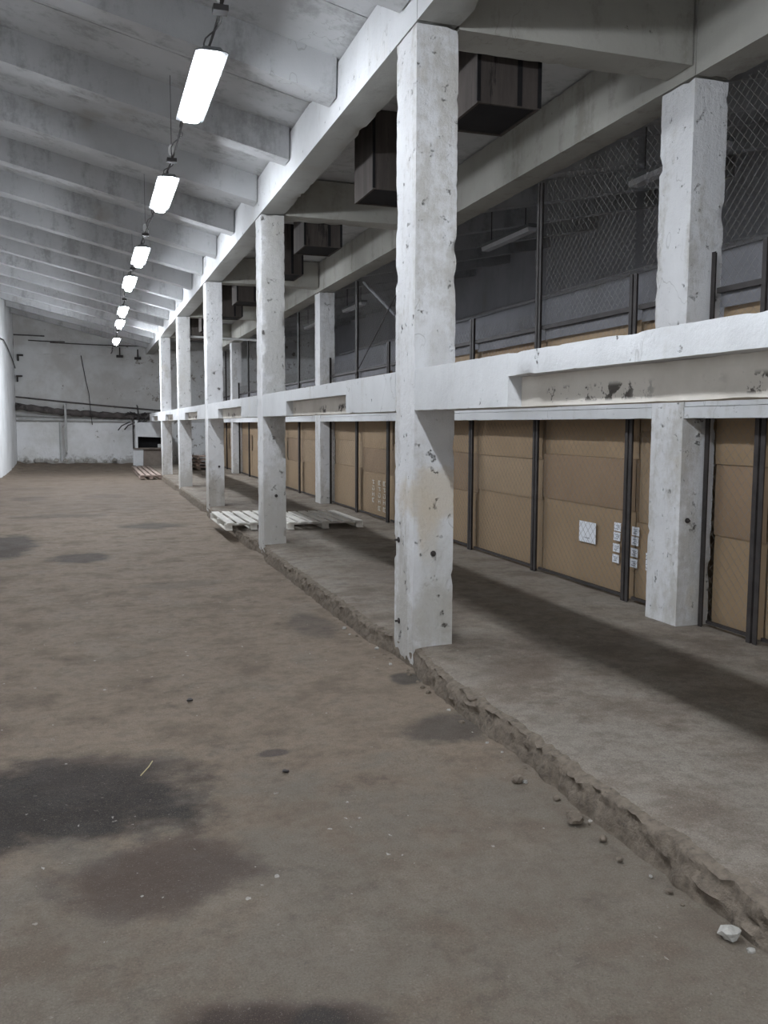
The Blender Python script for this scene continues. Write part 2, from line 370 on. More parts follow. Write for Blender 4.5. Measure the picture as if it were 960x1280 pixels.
# ------------------------------------------------------------------ setting: floor, platform, walls, ceiling
def make_floor():
    m = MB(); xs = [XL-0.2 + (2.6-XL+0.2)*i/56 for i in range(57)]
    ys = [YB + (YW+0.3-YB)*j/220 for j in range(221)]
    for y in ys:
        for x in xs:
            z = 0.014*mnoise.noise(Vector((x*0.8, y*0.8, 1))) + 0.006*mnoise.noise(Vector((x*3, y*3, 4)))
            z += 0.16*max(0, min(1, (y-32)/5.5))**2
            if y > 36.4: z += 0.11*(y-36.4)/1.6*(0.5+mnoise.noise(Vector((x*2, y*2, 3))))
            z += 0.10*max(0, 1-(x-XL)/0.35)*max(0, min(1, (y-20)/8))*(0.7+mnoise.noise(Vector((x*4, y*2.5, 7))))
            m.v.append((x, y, z-0.008))
    n = len(xs)
    for j in range(len(ys)-1):
        for i in range(n-1):
            m.f.append((j*n+i, j*n+i+1, (j+1)*n+i+1, (j+1)*n+i)); m.mi.append(0)
    struct(m.build('floor', M['floor'], smooth=60), 'dusty brown concrete floor with dark oil stains')
make_floor()

def curb_x(y):
    x = 2.195 + 0.022*mnoise.noise(Vector((0, y*1.3, 5))) + 0.016*mnoise.noise(Vector((3, y*6, 2))) + 0.012*mnoise.noise(Vector((5, y*15, 2)))
    for k in range(0, 6):                      # the platform stops level with each column
        d = abs(y-(Y1+(k-1)*BAY+CL/2))
        if d < 0.6: x = max(x, 2.262) if d < 0.28 else x + (2.262-x)*max(0, (0.6-d)/0.32)*0.9
    return x
def make_platform():
    m = MB()
    ys = [YB + 0.25*j for j in range(int((0.5-YB)/0.25))] + [0.5 + 0.022*j for j in range(int(13.5/0.022))] + [14.0 + 0.08*j for j in range(int((YW-14.0)/0.08)+1)]
    cols = [0, 0.02, 0.05, 0.10, 0.2, 0.35, 0.6, 0.9, 1.2, 1.5, 1.8, 2.1, 2.4, 2.7, 3.2, 5.5, 7.9]
    rows = []
    for y in ys:
        r = []; xc = curb_x(y); trench = 14.25 < y < 15.55
        if trench: xc = 2.66
        nz = lambda s, k: mnoise.noise(Vector((s, y*k, 8.0)))
        br = 0.012 + 0.045*max(0, nz(1, 7.0)) + 0.03*max(0, nz(9, 12))  + 0.05*max(0, nz(7, 1.6)-0.15) + 0.015*max(0, nz(3, 18))
        top = ZP
        lean = 0.03 + 0.02*nz(2, 2.3)
        r.append((xc-lean+0.012*nz(5, 13), y, -0.03, 1))
        for q in (0.2, 0.45, 0.7, 0.88):
            r.append((xc-lean*(1-q)+0.026*mnoise.noise(Vector((q*6, y*8, 1)))+0.020*mnoise.noise(Vector((q*12, y*19, 3))), y, (top-br)*q+0.012*mnoise.noise(Vector((q*8, y*14, 6))), 1))
        for ci, c in enumerate(cols):
            z = top - br*math.exp(-c*14) + 0.008*mnoise.noise(Vector((c*1.5, y*1.2, 2))) + 0.003*mnoise.noise(Vector((c*6, y*6, 4)))
            if 14.1 < y < 15.7 and c < 2.4: z -= 0.02
            if c < 0.06: z += 0.010*nz(11, 17)
            r.append((xc+c + (0.015*nz(4, 9) if c < 0.1 else 0), y, z, 0 if c > 0.03 else 1))
        rows.append(r)
    n = len(rows[0])
    for r in rows: m.v += [q[:3] for q in r]
    for j in range(len(rows)-1):
        for i in range(n-1):
            m.f.append((j*n+i, j*n+i+1, (j+1)*n+i+1, (j+1)*n+i)); m.mi.append(rows[j][i][3])
    struct(m.build('floor_platform', [M['platform'], M['curb']], smooth=55), 'raised concrete platform with a crumbling edge under the columns')
make_platform()

def zroof(x): return SLAB + SLOPE*(XA-x) if x < XA else (SLAB if x < 4.9 else SLAB + 0.2*(x-4.9))
struct(MB().rough(XL-0.3, XL, YB, YW, -0.1, 6.7, amp=0.015, steps=(0.3, 0.35, 0.3)).build('wall_left', M['wall'], smooth=50), 'white limewashed side wall')
bw = MB(); bw.rough(XL, XR, YW, YW+0.3, -0.1, 7.2, amp=0.02, steps=(0.15, 0.3, 0.15), chip=0)
bw.rough(XL, 4.6, YW-0.06, YW+0.01, 4.52, 4.86, amp=0.012, chip=0.03, steps=(0.15, 0.07, 0.12))
struct(bw.build('wall_back', M['backwall'], smooth=50), 'patched grey end wall, whitewashed below')
struct(MB().box(XL-0.3, XR+0.3, YB-0.3, YB, -0.1, 7.2).build('wall_front', M['wall']))
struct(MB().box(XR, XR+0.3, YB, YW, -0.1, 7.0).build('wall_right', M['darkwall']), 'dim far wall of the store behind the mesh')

RIBS = [8.36+2.04*k for k in range(-11, 15)]
def rib_z(x, y):                    # underside of the roof at a place, rib or slab
    return zroof(x) - (0.35 if any(abs(y-r) < 0.19 for r in RIBS) else 0.0)
def make_ceiling():
    m = MB(); th = 0.12
    joints = []
    # sloping slabs over the hall with their ribs, joints between slabs left open
    ribs = RIBS
    for y in ribs:
        y0, y1 = y-1.02+0.006, y+1.02-0.006
        zl, zr = zroof(XL-0.3), zroof(XA)
        m.prism([(XL-0.3, zl), (XA+0.03, zr), (XA+0.03, zr+th), (XL-0.3, zl+th)], 'y', y0, y1)
        hw, hb = 0.165, 0.135                        # rib tapers towards its soffit
        dz = -0.335
        pts = []
        nseg = 30
        for i in range(nseg+1):
            x = XL + 0.02 + (XA-0.016-XL-0.02)*i/nseg; z = zroof(x)
            w = 0.006*mnoise.noise(Vector((x*5, y, 3)))
            pts.append([(x, y-hw, z+0.01), (x, y-hb+w, z+dz+w), (x, y+hb+w, z+dz-w), (x, y+hw, z+0.01)])
        for a, b in zip(pts, pts[1:]):
            for k in range(3): m.face([a[k], b[k], b[k+1], a[k+1]])
        m.face(pts[-1]); m.face(pts[0][::-1])
        # slab end haunch against the front roof beam
    m.prism([(XL-0.3, zroof(XL-0.3)+th+0.005), (XA+0.03, SLAB+th+0.005), (XA+0.03, SLAB+th+0.1), (XL-0.3, zroof(XL-0.3)+th+0.1)], 'y', YB, YW)
    # flat slabs over the side aisle
    for y in ribs:
        m.box(XA+0.04, 4.9, y-1.014, y+1.014, SLAB, SLAB+0.2)
    m.box(XA+0.03, 4.9, YB, YW, SLAB+0.205, SLAB+0.3)
    # rising roof of the store behind, with ribs
    m.prism([(4.9, SLAB), (XR, zroof(XR)), (XR, zroof(XR)+0.2), (4.9, SLAB+0.2)], 'y', YB, YW)
    for y in ribs:
        m.prism([(4.9, SLAB+0.01), (XR, zroof(XR)+0.01), (XR, zroof(XR)-0.32), (4.9, SLAB-0.32)], 'y', y-0.1, y+0.1)
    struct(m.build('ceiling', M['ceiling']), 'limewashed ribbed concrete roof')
make_ceiling()

# ------------------------------------------------------------------ columns
FRONT = ['the unseen front column beside the viewpoint', 'nearest', 'second', 'third', 'fourth', 'farthest']
def column(k, x, ztop, zbase, label, seed):
    y = Y1+(k-1)*BAY
    m = MB(); m.rough(x, x+CW, y, y+CL, zbase, ztop-0.012, amp=0.003, chip=0.028 if seed == 7.6 else 0.013, seed=seed, steps=(0.046, 0.046, 0.04))
    o = m.build('concrete_column', M['column'], loc=(x+CW/2, y+CL/2, zbase), smooth=40)
    return tag(o, label, 'column', 'whitewashed concrete columns', 'thing')
flab = ['white concrete column of the front row standing beside the viewpoint, outside the picture',
        'nearest front-row white column, with a beige worn patch and grey-rubbed foot',
        'second front-row white column, badly chipped along its corner, beside the slatted pallet',
        'third front-row white column, bluish white, at the far side of the pallet gap',
        'fourth front-row white column, greyish, with a nick in its right side',
        'fifth and last front-row white column, next to the end-wall booth']
rlab = ['white concrete column of the rear row beside the viewpoint, outside the picture',
        'nearest rear-row white column, in the mesh fence beside the stickered box',
        'rear-row white column hidden behind the nearest front column',
        'rear-row white column standing by the wide pallet at the mesh fence',
        'rear-row white column hidden behind the second front column',
        'farthest rear-row white column in view, between the second and third front columns']
for k in range(0, 6):
    column(k, XA, ZF, 0.0 if k else -0.0, flab[k], k*3.3+1)
    column(k, XB, ZR, ZP-0.01, rlab[k], k*2.1+40)

# bolts and hooks left in the nearest columns
def bolt(x, y, z, ax, label):
    t = thing('rusty_bolt', (x, y, z), label, 'bolt', 'rusty bolts in the columns')
    d = Vector((0, -1, 0)) if ax == 'y' else Vector((-1, 0, 0))
    p = Vector((x, y, z))
    MB().tube([p+d*0.001, p+d*0.008], 0.022, 10).build('washer', M['steel'], t)
    MB().tube([p+d*0.008, p+d*0.035], 0.009, 8).build('shank', M['steel'], t)
bolt(2.40, Y1-0.002, 0.85, 'y', 'rusty bolt in the camera-side face of the nearest front column')
bolt(XA-0.002, 6.44, 0.92, 'x', 'upper rusty bolt in the hall-side face of the nearest front column')
bolt(XA-0.002, 6.42, 0.29, 'x', 'lower rusty bolt in the hall-side face of the nearest front column')
bolt(4.63, Y1-0.002, 1.03, 'y', 'rusty bolt in the nearest rear-row column')
bolt(2.42, Y1+6-0.002, 0.82, 'y', 'rusty bolt in the second front column')
bolt(2.46, Y1+12-0.002, 0.95, 'y', 'rusty bolt in the third front column')

# ------------------------------------------------------------------ rail beams at mid height
def rail_beam(y0, y1, label, seed):
    """front row: solid ends, recessed web with a flange along the top between them"""
    t = MB(); L = y1-y0; rec = 0.085
    a, b = y0+1.40, y1-1.53
    t.rough(XA, XA+CW, y0, a, BB, BT, amp=0.003, chip=0.006, seed=seed, steps=(0.05, 0.045, 0.045))
    t.rough(XA, XA+CW, b, y1, BB, BT, amp=0.003, chip=0.006, seed=seed+3, steps=(0.05, 0.045, 0.045))
    t.rough(XA, XA+CW, a, b, 2.075, BT, amp=0.003, chip=0.007, seed=seed+5, steps=(0.05, 0.04, 0.04))
    t.rough(XA+rec, XA+CW-rec, a, b, BB, 2.075, amp=0.003, chip=0.006, seed=seed+7, steps=(0.06, 0.08, 0.05), mi=1)
    o = t.build('rail_beam', [M['beam'], M['web']], loc=(XA+CW/2, (y0+y1)/2, BB), smooth=40)
    return tag(o, label, 'beam', 'recessed mid-height beams of the front row', 'thing')
g = 0.003
names = ['the viewpoint and the nearest front column', 'the nearest and second front columns', 'the second and third front columns', 'the third and fourth front columns', 'the fourth and fifth front columns']
for k in range(0, 5):
    rail_beam(Y1+(k-1)*BAY+CL+g, Y1+k*BAY-g, 'white mid-height concrete beam with a recess, between '+names[k], k*5+2)
rail_beam(Y1+4*BAY+CL+g, YW-1.7, 'white mid-height concrete beam running on from the fifth front column towards the end wall', 31)

def rear_beam(y0, y1, label, seed):
    t = MB()
    t.rough(XB+0.004, XB+0.175, y0, y1, 1.862, 1.955, amp=0.002, chip=0.006, seed=seed, steps=(0.08, 0.08, 0.045))
    t.rough(XB+0.012, XB+0.175, y0, y1, 1.957, 2.16, amp=0.002, chip=0.006, seed=seed+2, steps=(0.08, 0.1, 0.06))
    o = t.build('rear_beam', M['beam'], loc=(XB+CW/2, (y0+y1)/2, 1.86), smooth=40)
    return tag(o, label, 'beam', 'ledged mid-height beams of the rear row', 'thing')
rn = ['white rear-row ledge beam right of the nearest rear column', 'white rear-row ledge beam left of the nearest rear column, over the stickered box',
      'white rear-row ledge beam on the near side of the rear column by the wide pallet', 'white rear-row ledge beam on the far side of the rear column by the wide pallet',
      'white rear-row ledge beam reaching the farthest rear column', 'white rear-row ledge beam between the farthest rear column and the end wall']
for k in range(0, 6):
    rear_beam(Y1+(k-1)*BAY+CL+g, (Y1+k*BAY-g) if k < 5 else YW-0.04, rn[k], 50+k*3)

# ------------------------------------------------------------------ roof beams
def roof_beam(x, y0, y1, zb, zt, label, seed):
    m = MB().rough(x, x+CW, y0, y1, zb, zt, amp=0.005, chip=0.014, seed=seed, steps=(0.06, 0.09, 0.06))
    if x < 3:                      # hall face keeps the white material, all other faces get a darker grey
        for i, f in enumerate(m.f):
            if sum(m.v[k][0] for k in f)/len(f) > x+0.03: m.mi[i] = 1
    o = m.build('roof_beam', M['roofbeam'] if x > 3 else [M['beam'], M['dull']], loc=(x+CW/2, (y0+y1)/2, zb), smooth=40)
    return tag(o, label, 'beam', 'roof beams over the columns', 'thing')
for k in range(-1, 6):
    y0 = max(YB+0.01, Y1+(k-1)*BAY+g) if k >= 0 else YB+0.01
    y1 = Y1+k*BAY-g if k < 5 else YW-0.11
    wh = ['behind the viewpoint', 'beside the viewpoint, up to the nearest column', 'between the nearest and second columns', 'between the second and third columns', 'between the third and fourth columns', 'between the fourth and fifth columns', 'beyond the fifth column'][k+1]
    if k == -1: y1 = Y1-BAY-g
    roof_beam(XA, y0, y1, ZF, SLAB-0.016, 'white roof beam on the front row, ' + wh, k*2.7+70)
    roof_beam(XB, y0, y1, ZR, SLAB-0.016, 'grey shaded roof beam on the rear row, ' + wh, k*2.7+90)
for k in range(0, 6):
    y = Y1+(k-1)*BAY
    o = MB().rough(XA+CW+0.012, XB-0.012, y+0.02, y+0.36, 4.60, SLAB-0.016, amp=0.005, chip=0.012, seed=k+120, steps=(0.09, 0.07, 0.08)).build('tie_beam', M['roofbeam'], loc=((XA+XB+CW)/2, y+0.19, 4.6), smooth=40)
    tag(o, 'grey roof tie beam across the aisle at the %s front column' % (['unseen', 'nearest', 'second', 'third', 'fourth', 'fifth'][k]), 'beam', 'tie beams across the aisle', 'thing')

# ------------------------------------------------------------------ lamps over the hall
def lamp_proto():
    t = thing('tube_lamp', (0, 0, 0), 'x', 'lamp', 'lit tube lamps in a row over the hall')
    hl = 0.80
    h_ = MB()
    out = [(-0.118, -hl+0.03), (-0.09, -hl), (0.09, -hl), (0.118, -hl+0.03), (0.118, hl-0.03), (0.09, hl), (-0.09, hl), (-0.118, hl-0.03)]
    h_.prism(out, 'z', 0.0, 0.008)
    h_.prism([(-0.06, 0.036), (0.06, 0.036), (0.085, 0.0082), (-0.085, 0.0082)], 'y', -hl+0.02, hl-0.02)
    h_.build('housing', M['housing'], t)
    m = MB(); rings = []; ys = [-hl+0.01, -hl+0.10, -hl+0.22, -hl+0.34, hl-0.34, hl-0.22, hl-0.10, hl-0.01]
    sc = [(0.9, 0.12), (1.0, 0.40), (1.0, 0.78), (1.0, 1.0), (1.0, 1.0), (1.0, 0.78), (1.0, 0.40), (0.9, 0.12)]
    prof = [(-0.056, -0.001)]
    for i in range(11):
        a = math.pi + math.pi*i/10
        prof.append((0.056*math.copysign(abs(math.cos(a))**0.35, math.cos(a)), -0.070-0.030*abs(math.sin(a))**0.6))
    prof.append((0.056, -0.001)); n = len(prof)
    for y, (k, kv) in zip(ys, sc): m.v += [(u*k, y, v*kv if v < -0.01 else v) for u, v in prof]
    for j in range(len(ys)-1):
        for k in range(n):
            m.f.append((j*n+k, j*n+(k+1) % n, (j+1)*n+(k+1) % n, (j+1)*n+k)); m.mi.append(0)
    m.f.append(tuple(range(n))[::-1]); m.f.append(tuple((len(ys)-1)*n+k for k in range(n))); m.mi += [0, 0]
    m.build('diffuser', lit(1.0), t, smooth=40)
    for s in (-1, 1):
        MB().tube([(0, s*0.62, 0.034), (0, s*0.62, 0.088)], 0.006, 6).tube([(0, s*0.62-0.02, 0.088), (0, s*0.62+0.02, 0.088)], 0.010, 6).build('hanger', M['steel'], t)
    return t
proto = lamp_proto()
seen = [y for y in LAMP_Y if y > 5]
for i, (y, lx, out) in enumerate(LAMPS):
    at = (lx, y, LAMP_Z)
    if i == 0: o = proto; o.location = at
    else: o = copy_tree(proto, at)
    for ch in o.children:            # each lamp burns at its own strength
        if ch.name.startswith('diffuser'):
            ch.data = ch.data.copy(); ch.data.materials[0] = lit(out)
    if y > 5:
        n = seen.index(y)+1
        o['label'] = '%s lit white tube lamp on the ceiling cable, counted from the camera' % ('nearest and largest' if n == 1 else ORD[n] if n < len(seen) else 'farthest')
    else:
        o['label'] = 'lit white tube lamp %s, outside the picture' % {-11.5: 'added as fill farthest behind the viewpoint', -7.5: 'added as fill second rearmost behind the viewpoint', -3.6: 'some way behind the viewpoint', 0.0: 'over the viewpoint', 3.5: 'just ahead of the viewpoint'}[y]

def lampx(y):
    q = [(YB-1, 0.88, 0)] + LAMPS + [(YW+1, 0.89, 0)]
    for a, b in zip(q, q[1:]):
        if a[0] <= y <= b[0]: return a[1]+(b[1]-a[1])*(y-a[0])/(b[0]-a[0])
def lamp_cables():
    zc = LAMP_Z+0.13
    m = MB(); pts = []; pts2 = []
    y = YB+0.02
    while y < YW-0.06:
        pts.append((lampx(y)+0.012*math.sin(y*2.1), y, zc+0.02*math.sin(y*1.7)*0.5+0.004)); 
        pts2.append((lampx(y)+0.03*math.sin(y*7), y, zc+0.025*math.cos(y*5.3))); y += 0.12
    m.tube(pts, 0.010, 6); m.tube(pts2, 0.006, 5)
    t = thing('power_cable', (LAMP_X, 10, zc), 'dark twisted power cable carrying the row of lamps along the hall', 'cable')
    m.build('cable', M['cable'], t)
    for y in [6.32, 9.95, 13.9, 16.95, 21.1, 24.1, 28.2, 33.8]:
        lx = lampx(y)
        MB().tube([(lx, y, zc), (lx, y, rib_z(lx, y)-0.003)], 0.003, 6).build('suspension_wire', M['cable'], t)
        MB().tube([(lx, y, zc+0.02), (lx, y, zc+0.05), (lx, y, zc+0.10), (lx, y, zc+0.13)], [0.02, 0.032, 0.032, 0.018], 8).build('insulator', M['porcelain'], t)
        MB().box(lx-0.05, lx+0.05, y-0.05, y+0.04, zc-0.05, zc-0.012).build('junction_box', M['cable'], t)
lamp_cables()

# ------------------------------------------------------------------ ventilation boxes under the aisle roof
def vent(y, label, yl=0.70, x0=2.93, x1=3.47, zb=4.30):
    t = thing('ventilation_box', ((x0+x1)/2, y+yl/2, zb), label, 'vent box', 'sooty ventilation boxes in a row over the aisle')
    w = 0.025; m = MB(); zt = SLAB-0.004
    m.box(x0, x1, y, y+w, zb, zt); m.box(x0, x1, y+yl-w, y+yl, zb, zt); m.box(x0, x0+w, y+w, y+yl-w, zb, zt); m.box(x1-w, x1, y+w, y+yl-w, zb, zt)
    m.build('casing', M['soot'], t)
    MB().box(x0+w, x1-w, y+w, y+yl-w, zb+0.012, zb+0.03).build('bottom_panel', M['soot_shade'], t)
    b = MB()
    for xx in (x0-0.008, x1-0.022):
        b.box(xx, xx+0.03, y-0.010, y-0.001, zb+0.01, zt)
    b.box(x0+0.63*(x1-x0), x0+0.63*(x1-x0)+0.04, y-0.008, y-0.001, zb+0.01, zt)
    b.build('corner_strip', M['soot_shade'], t)
    p = MB(); p.tube([(x1, y+0.25, zb+0.45), (x1+0.10, y+0.25, zb+0.44)], 0.012, 6); p.build('bracket', M['steel'], t)
vl = ['nearest sooty brown ventilation box, right of the nearest front column', 'second dark ventilation box, left of the nearest front column', 'third dark ventilation box, hanging beyond the second tie beam',
      'fourth dark ventilation box, half hidden by the second front column', 'fifth dark ventilation box, seen between the second and third front columns', 'sixth dark ventilation box, far down the aisle', 'seventh dark ventilation box, far down the aisle', 'eighth dark ventilation box, last before the end wall']
for y, l in zip([6.62, 9.32, 12.52, 14.95, 18.55, 21.2, 24.6, 27.4], vl): vent(y, l)

# ------------------------------------------------------------------ mesh fence (cage) along the rear columns
XF = 4.80
def wire_mesh(y0, y1, z0, z1, pitch=0.066, r=0.0011):
    m = MB(); H = z1-z0
    def wire(a, b):
        (ya, za), (yb, zb) = a, b
        d = Vector((0, yb-ya, zb-za)).normalized(); n = Vector((0, -d.z, d.y)); x = Vector((1, 0, 0))
        offs = [x*r*1.2, (-x*0.6+n)*r, (-x*0.6-n)*r]
        base = len(m.v)
        for (yy, zz) in (a, b): m.v += [tuple(Vector((XF, yy, zz))+q) for q in offs]
        for k in range(3):
            m.f.append((base+k, base+(k+1) % 3, base+3+(k+1) % 3, base+3+k)); m.mi.append(0)
    for sgn in (1, -1):
        c = y0-H if sgn > 0 else y0
        while c < (y1 if sgn > 0 else y1+H):
            # line y = c + sgn*(z-z0)
            za, zb = z0, z1
            ya, yb = c, c+sgn*H
            lo, hi = sorted((ya, yb))
            t0 = max(0, (y0-lo)/H); t1 = min(1, (y1-lo)/H)
            if t1-t0 > 0.01:
                if sgn > 0: p = (c+t0*H, z0+t0*H); q = (c+t1*H, z0+t1*H)
                else: p = (c-(1-t0)*H, z0+(1-t0)*H); q = (c-(1-t1)*H, z0+(1-t1)*H)
                wire(p, q)
            c += pitch*1.414
    return m
def angle_post(x, y, z0, z1, s):
    m = MB(); a, th = 0.045, 0.006
    ya, yb = sorted((y, y+s*th)); m.box(x-a/2, x+a/2, ya, yb, z0, z1)
    yc, yd = sorted((y+s*th, y+s*a)); m.box(x-a/2, x-a/2+th, yc, yd, z0, z1)
    return m
def panel(y0, y1, zt, zr, label, high, z_post):
    t = thing('mesh_panel', (XF, (y0+y1)/2, ZP), label, 'fence panel', 'wire mesh fence panels in front of the boxes')
    for y, s, zp in ((y0, 1, z_post[0]), (y1, -1, z_post[1])):
        angle_post(XF-0.028, y, ZP-0.004, zp, s).build('post', M['steel'], t)
    MB().box(XF-0.030, XF+0.012, y0+0.05, y1-0.05, zr-0.022, zr+0.022).build('rail', M['steel'], t)
    MB().box(XF-0.012, XF+0.012, y0+0.05, y1-0.05, ZP+0.03, ZP+0.055).build('bottom_rail', M['steel'], t)
    wire_mesh(y0+0.05, y1-0.05, ZP+0.06, zt).build('wire_mesh', M['wire'], t)
    MB().box(XF+0.014, XF+0.018, y0+0.05, y1-0.05, zr-0.13, zr-0.022).build('dust_sheet', M['dustsheet'], t)
segs = []
TOP = 4.44
for k in range(0, 6):
    c = Y1+(k-1)*BAY; e = c+CL+0.02; f = c+BAY-0.02
    br = [c+1.055, c+2.89, c+4.69] if k % 2 else [c+2.15, c+4.01]
    if k == 0: br = [c+3.5, c+5.34]
    pts = [e]+br+[f]
    tall = c+2.89 if k % 2 else c+4.01
    for a, b in zip(pts, pts[1:]):
        if a < 2.5 and b < 3.4: continue
        segs.append((k, a+0.012, b-0.012, tall))
pl = {}
for i, (k, a, b, tall) in enumerate(segs):
    high = (b <= tall+0.1) if k else True
    zr = 2.875 if k < 2 else 2.80
    zt = TOP if high else 3.05
    zl = TOP if abs(a-tall) < 0.1 else 3.18
    zh = TOP if abs(b-tall) < 0.1 else 3.18
    panel(a, b, zt, zr, 'wire mesh fence panel, %s from the near end of the cage' % (ORD[i+1] if i+1 < len(ORD) else '%dth' % (i+1)), high, (zl, zh))
br = MB().tube([(XF+0.05, 15.95, 4.39), (XF+0.05, 12.7, 2.95)], 0.028, 8).build('steel_brace', M['dustsheet'], loc=(XF+0.05, 14.3, 3.6))
tag(br, 'pale diagonal brace behind the mesh, left of the nearest front column', 'brace', None, 'thing')
wr = MB().tube([(XF-0.075, 16.1, 2.72), (XF-0.075, 12.62, 4.45)], 0.010, 6).build('guy_wire', M['steel'], loc=(XF-0.075, 14.3, 3.4))
tag(wr, 'dark guy wire crossing the pale brace in front of the mesh', 'wire', None, 'thing')

# ------------------------------------------------------------------ cardboard boxes stacked behind the fence
def carton(y0, y1, z0, z1, mat, label, group, flap=None, seed=0.0, x=4.835):
    m = MB(); d = 0.95; ny, nz = 10, 8
    # front face gently bulged, with rounded arrises
    def P(i, j):
        u, v = i/ny, j/nz
        bul = 0.009*math.sin(math.pi*u)*math.sin(math.pi*v)*(0.6+mnoise.noise(Vector((seed, u*2, v*2))))
        edge = 0.005*((2*u-1)**10 + (2*v-1)**10)
        return (x+0.016-bul+edge, y0+(y1-y0)*u, z0+(z1-z0)*v)
    b = len(m.v); m.v += [P(i, j) for j in range(nz+1) for i in range(ny+1)]
    for j in range(nz):
        for i in range(ny):
            q = b+j*(ny+1)+i; m.f.append((q, q+1, q+ny+2, q+ny+1)); m.mi.append(0)
    xf, xb = x+0.03, x+d
    m.face([(xf, y0, z0), (xb, y0, z0), (xb, y0, z1), (xf, y0, z1)]); m.face([(xf, y1, z0), (xf, y1, z1), (xb, y1, z1), (xb, y1, z0)])
    m.face([(xf, y0, z0), (xf, y1, z0), (xb, y1, z0), (xb, y0, z0)]); m.face([(xb, y0, z0), (xb, y1, z0), (xb, y1, z1), (xb, y0, z1)])
    # two top flaps that meet in the middle with a slit
    xm = (xf+xb)/2
    m.face([(xf, y0, z1), (xm-0.006, y0, z1-0.004), (xm-0.006, y1, z1-0.004), (xf, y1, z1)])
    m.face([(xm+0.006, y0, z1-0.004), (xb, y0, z1), (xb, y1, z1), (xm+0.006, y1, z1-0.004)])
    o = m.build('cardboard_box', mat, loc=(x+d/2, (y0+y1)/2, z0), smooth=35)
    tag(o, label, 'box', group, 'thing')
    if flap is not None:
        MB().box(x-0.008, x+0.004, y0+0.08, y1-0.03, flap-0.004, flap+0.004).build('flap_edge', M['board3'], o)
    return o
mats = [M['board'], M['board2'], M['board'], M['board3']]
nb = 0; boxes = {}
for i, (k, a, b, tall) in enumerate(segs):
    col = 'behind the %s mesh panel from the near end' % (ORD[i+1] if i+1 < len(ORD) else '%dth' % (i+1))
    far = i >= 9
    base = 2.775 + 0.02*math.sin(i*2.3) if k < 2 else 2.70+0.04*math.sin(i*1.9)
    lv = [ZP+0.004, 0.945+0.05*math.sin(i*5.1), 1.44+0.06*math.sin(i*3.7), 2.05+0.05*math.sin(i*2.1), base]
    if b-a < 0.6: lv = [ZP+0.004, 0.90, 1.75, base-0.05]
    for j, (z0, z1) in enumerate(zip(lv, lv[1:])):
        nm = (['bottom', 'second', 'third', 'topmost'] if len(lv) == 5 else ['bottom', 'middle', 'topmost'])[j]
        if far: lab, gr = 'brown cardboard box in the stacks at the far end of the mesh cage', 'far boxes behind the mesh'
        else: lab, gr = 'brown cardboard box, %s of its stack, %s' % (nm, col), 'near boxes behind the mesh'
        mt = mats[(i*2+j*3) % 4]
        x = 4.835 + 0.012*((i*7+j*5) % 3)
        o = carton(a+0.006, b-0.006, z0, z1-0.002, mt, lab, gr, seed=i*3+j, x=x)
        boxes[(i, j)] = (o, x, a, b)

def near_box(y, z):
    best = None
    for (i, j), (o, x, a, b) in boxes.items():
        if a <= y <= b:
            zz = o['_at'][2]
            if zz <= z and (best is None or zz > best[0]): best = (zz, o, x)
    return best[1], best[2]
def sheet(name, y, z, wy, hz, rot, mat, label=None, strokes=(), dx=0.012, owner=None):
    o, x = near_box(y, z) if owner is None else owner
    ca, sa = math.cos(rot), math.sin(rot)
    def R(u, v, e): return (x-dx+e, y+u*ca-v*sa, z+u*sa+v*ca)
    m = MB()
    def slab(u0, u1, v0, v1, e0, e1, mi):
        b = len(m.v)
        m.v += [R(u, v, e) for e in (e0, e1) for (u, v) in ((u0, v0), (u1, v0), (u1, v1), (u0, v1))]
        for q in ((0, 1, 2, 3), (4, 5, 6, 7), (0, 1, 5, 4), (1, 2, 6, 5), (2, 3, 7, 6), (3, 0, 4, 7)):
            m.f.append(tuple(b+k for k in q)); m.mi.append(mi)
    if wy: slab(-wy/2, wy/2, -hz/2, hz/2, 0.0, 0.002, 0)
    for (u0, u1, v0, v1) in strokes: slab(u0, u1, v0, v1, -0.0012, 0.001, 1)
    p = m.build(name, [mat, M['ink'] if mat is M['paper'] else mat], o)
    if label: p['label'] = label
    return p
# A4 sheet (blank centre) with a faint caption line
sheet('paper_sheet', 8.0, 0.71, 0.32, 0.215, 0.0, M['paper'], 'white paper sheet stuck on the box', [(-0.05, 0.05, -0.062, -0.056)], dx=0.012)
for y, zs in ((7.45, (0.825, 0.731, 0.619, 0.513)), (7.13, (0.819, 0.725, 0.616, 0.515)), (6.92, (0.60, 0.52))):
    for n, z in enumerate(zs):
        sheet('sticker', y+(0.006*n if y > 7 else 0), z, 0.115 if y > 7 else 0.07, 0.082, 0.0, M['paper'], 'small white printed sticker', [(-0.035, 0.03, 0.012, 0.018), (-0.035, 0.012, -0.004, 0.002), (-0.02, 0.035, -0.022, -0.016)], dx=0.012)
